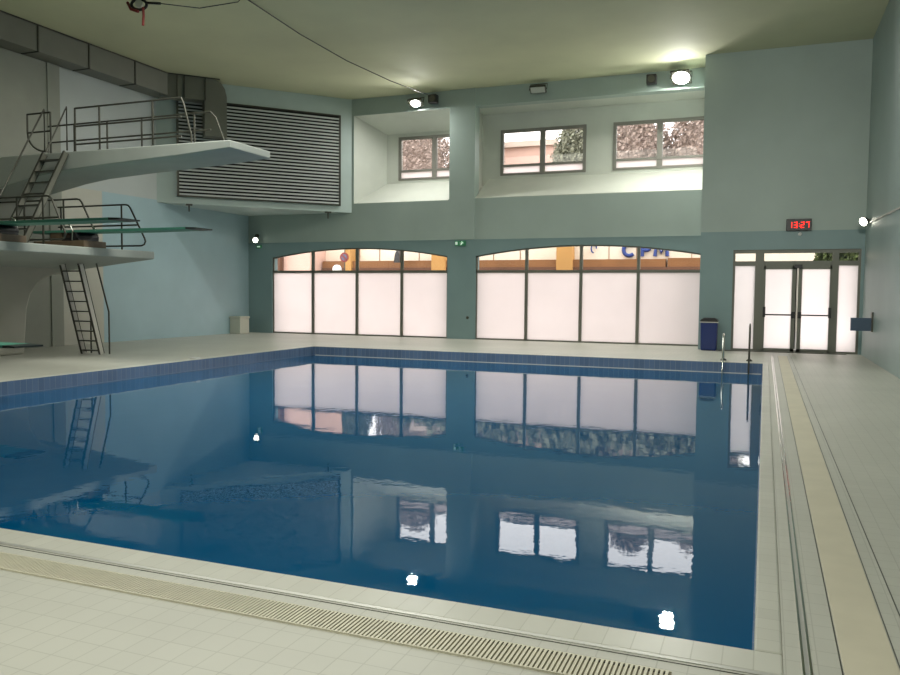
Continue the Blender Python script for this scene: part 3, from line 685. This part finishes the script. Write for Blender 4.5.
letter([[(-6.02 + .27 * cos(a), zm + hr * sin(a)) for a in [radians(45 + 270 * k / 14) for k in range(15)]]], 'letter_c')
letter([[(-5.42, zb - .04), (-5.42, zt)], [(-5.42, zt), (-5.22, zt)] + [(-5.22 + .16 * cos(a), zt - .15 + .15 * sin(a)) for a in [radians(75 - 165 * k / 8) for k in range(9)]] + [(-5.42, zt - .30)]], 'letter_p')
letter([[(-4.83, zb - .04), (-4.78, zt), (-4.55, zb + .12), (-4.32, zt), (-4.27, zb - .04)]], 'letter_m')
m = MB(); ring = [(-7.7 + .13 * cos(a), 38.1, 3.75 + .2 * sin(a)) for a in [2 * pi * k / 12 for k in range(10)]]; m.tube(ring, .035, 6); m.build('emblem', 'blue_letter', sf)
ph = thing('side_building', (-24, 37, 0), 'salmon building at the left end of the street', 'building')
m = MB(); m.box((-24.15, 36.6, 0), (-22.5, 40, 6.3)); m.build('wall', 'pink', ph)
m = MB(); m.box((-27.5, 36.2, 0), (-24.15, 40, 6.3)); m.build('dark_bay', 'fascia_dark', ph)
rs = thing('road_sign', (-19.3, 34.5, 0), 'round red ringed no parking road sign outside the left arched window', 'sign')
sx, sy, sz = -20.1, 36.0, 3.34
m = MB(); m.lathe([(.25, 0), (.25, .03)], lambda a, b_, c_: (sx + a, sy - c_, sz + b_), 24); m.build('ring', 'red', rs)
m = MB(); m.lathe([(.165, .031), (.165, .04)], lambda a, b_, c_: (sx + a, sy - c_, sz + b_), 24); m.build('face', 'sign_face', rs)
m = MB(); m.prism([(sx - .15, sz + .1), (sx - .1, sz + .15), (sx + .15, sz - .1), (sx + .1, sz - .15)], sy - .055, sy - .041, XZ); m.build('bar', 'red', rs)
m = MB(); m.tube([(sx, sy + .03, -.02), (sx, sy + .03, 3.8)], .03); m.build('post', 'steel_dark', rs)
gl = thing('street_lamp', (-19.8, 34, 0), 'white globe street lamp outside, left of the road sign', 'lamp')
m = MB(); prof = [(.02 + .22 * sin(pi * k / 10), -.22 * cos(pi * k / 10)) for k in range(11)]; m.lathe(prof, lambda a, b_, c_: (-20.25 + a, 35.5 + b_, 2.72 + c_), 16); m.build('globe', 'white', gl)
m = MB(); m.tube([(-20.25, 35.5, -.02), (-20.25, 35.5, 2.5)], .05); m.build('post', 'steel_dark', gl)
hl = thing('hanging_lantern', (-17, 36.5, 3.4), 'dark bracket lantern on the shop front seen through left arched window', 'lantern')
m = MB(); m.prism([(-17.8, 3.1), (-17.45, 3.1), (-17.5, 3.55), (-17.62, 3.75), (-17.72, 3.55)], 37.0, 37.35, XZ); m.build('lantern_body', 'black', hl)
m = MB(); m.tube([(-17.62, 37.2, 3.7), (-17.62, 37.2, 3.9), (-17.62, 38.2, 3.9)], .03); m.build('bracket', 'black', hl)
# pale building and hedge seen over the door
db = thing('pale_building', (-1, 40, 0), 'pale building behind the door transom', 'building')
m = MB(); m.box((2.05, 39.5, 0), (2.2, 41, 4.2)); m.box((-2, 41.2, 0), (2.4, 46, 5.2)); m.build('wall', 'pale_house', db)
m = MB(); m.box((-.6, 41.15, 3.9), (.0, 41.2, 4.7)); m.build('window', 'dark_glass', db)

def blobs(mb, cx, cy, cz, rx, ry, rz, n, s, seed):
    rnd = random.Random(seed)
    for i in range(n):
        while True:
            p = Vector([rnd.uniform(-1, 1) for _ in range(3)])
            if p.length < 1: break
        if p.length > 0: p = p.normalized() * (p.length ** .4)
        c_ = Vector((cx + p.x * rx, cy + p.y * ry, cz + p.z * rz))
        for j in range(3):
            a = Vector([rnd.gauss(0, 1) for _ in range(3)]).normalized(); b_ = a.orthogonal().normalized(); q = s * rnd.uniform(.6, 1.4)
            d = a.cross(b_)
            o_ = c_ + Vector([rnd.gauss(0, s) for _ in range(3)])
            mb.add([o_ - b_ * q, o_ + d * q * .6, o_ + b_ * q, o_ - d * q * .6], [(0, 1, 2, 3)])
def tree(x_, y, h, r, mat, label, seed):
    t_ = thing('street_tree', (x_, y, -.02), label, 'tree', 'trees beyond the street')
    m = MB(); m.tube([(x_, y, -.02), (x_ + .1, y, h * .3), (x_ - .1, y, h * .7)], .22, 8, .08); m.build('trunk', 'bark', t_)
    m = MB(); blobs(m, x_, y, h * .58, r, r * .8, h * .42, 7000, .095, seed); core = [(r * .80 * sin(pi * k / 10) + .01, -h * .34 * cos(pi * k / 10)) for k in range(11)]; m.lathe(core, lambda a, b_, c_: (x_ + a * (1 + .1 * sin(c_ * 3)), y + b_ * .7, h * .56 + c_), 16); m.build('crown', mat, t_)
TL = [('broad dark tree beyond the shop, left end of the row', 'leaf'), ('brown-leaved tree with haze in its colour seen through the left high window', 'leaf2'), ('brown tree behind the left high window pane edge', 'leaf2'),
      ('leafy tree filling right pane of the middle high window', 'leaf'), ('haze-tinted tree seen through left pane of the right high window', 'leaf2'), ('haze-tinted tree seen through right pane of the right high window', 'leaf2'), ('low dark tree beyond the door block', 'leaf')]
for i, (x_, y, h, r) in enumerate(((-27, 47, 9.5, 2.8), (-20.6, 46, 13.2, 2.6), (-17.2, 47.5, 12.6, 1.9), (-10.2, 46, 11.8, 1.9), (-7.0, 46, 12.9, 2.0), (-3.3, 46.5, 12.7, 2.4), (1.4, 48, 9.5, 2.0))):
    tree(x_, y, h, r, TL[i][1], TL[i][0], i + 3)
pkb = thing('salmon_house', (-14, 48, 0), 'salmon house with windows seen through the middle high window', 'building')
m = MB(); m.box((-17.5, 50, 0), (-12.6, 55, 11.0)); m.build('wall', 'pink', pkb)
m = MB(); m.prism([(-17.8, 11), (-12.3, 11), (-12.6, 11.35), (-17.5, 11.35)], 49.7, 55, XZ); m.build('roof', 'pale_house', pkb)
for a in (-15.9, -14.4, -13.4):
    m = MB(); m.prism([(a, 8.6), (a + .7, 8.6), (a + .7, 9.5), (a + .35, 9.75), (a, 9.5)], 49.95, 50.0, XZ); m.build('window', 'dark_glass', pkb)
for lab, (a, b, y, h), mt_ in (('white house behind the shop roof, left', (-20.0, -18.2, 44, 6.4), 'pale_house'), ('pale house behind the shop roof, middle', (-7.6, -6.4, 44, 6.6), 'pale_house'), ('salmon house behind the shop roof, right', (-4.4, -2.8, 44, 6.9), 'pink')):
    t_ = thing('back_house', (a, y, 0), lab, 'building'); m = MB(); m.box((a, y, 0), (b, y + 2, h)); m.build('wall', mt_, t_)
    m = MB(); m.box((a + .3, y - .04, h - 1.1), (a + .75, y, h - .4)); m.build('window', 'dark_glass', t_)
hd = MB(); blobs(hd, -9.5, 43.6, 4.6, 13, .5, 1.9, 2600, .2, 41)
tag(hd.build('hedge', 'leaf'), 'long dark green hedge behind the shop roof', 'hedge', kind='stuff')
hd = MB(); blobs(hd, 3.3, 33.5, 2.6, 1.6, .6, 1.9, 1500, .13, 42); hd.box((1.9, 33.8, 0), (4.9, 34.2, 3.4))
tag(hd.build('door_hedge', 'leaf3'), 'green hedge seen through the glass over the door', 'hedge', kind='stuff')
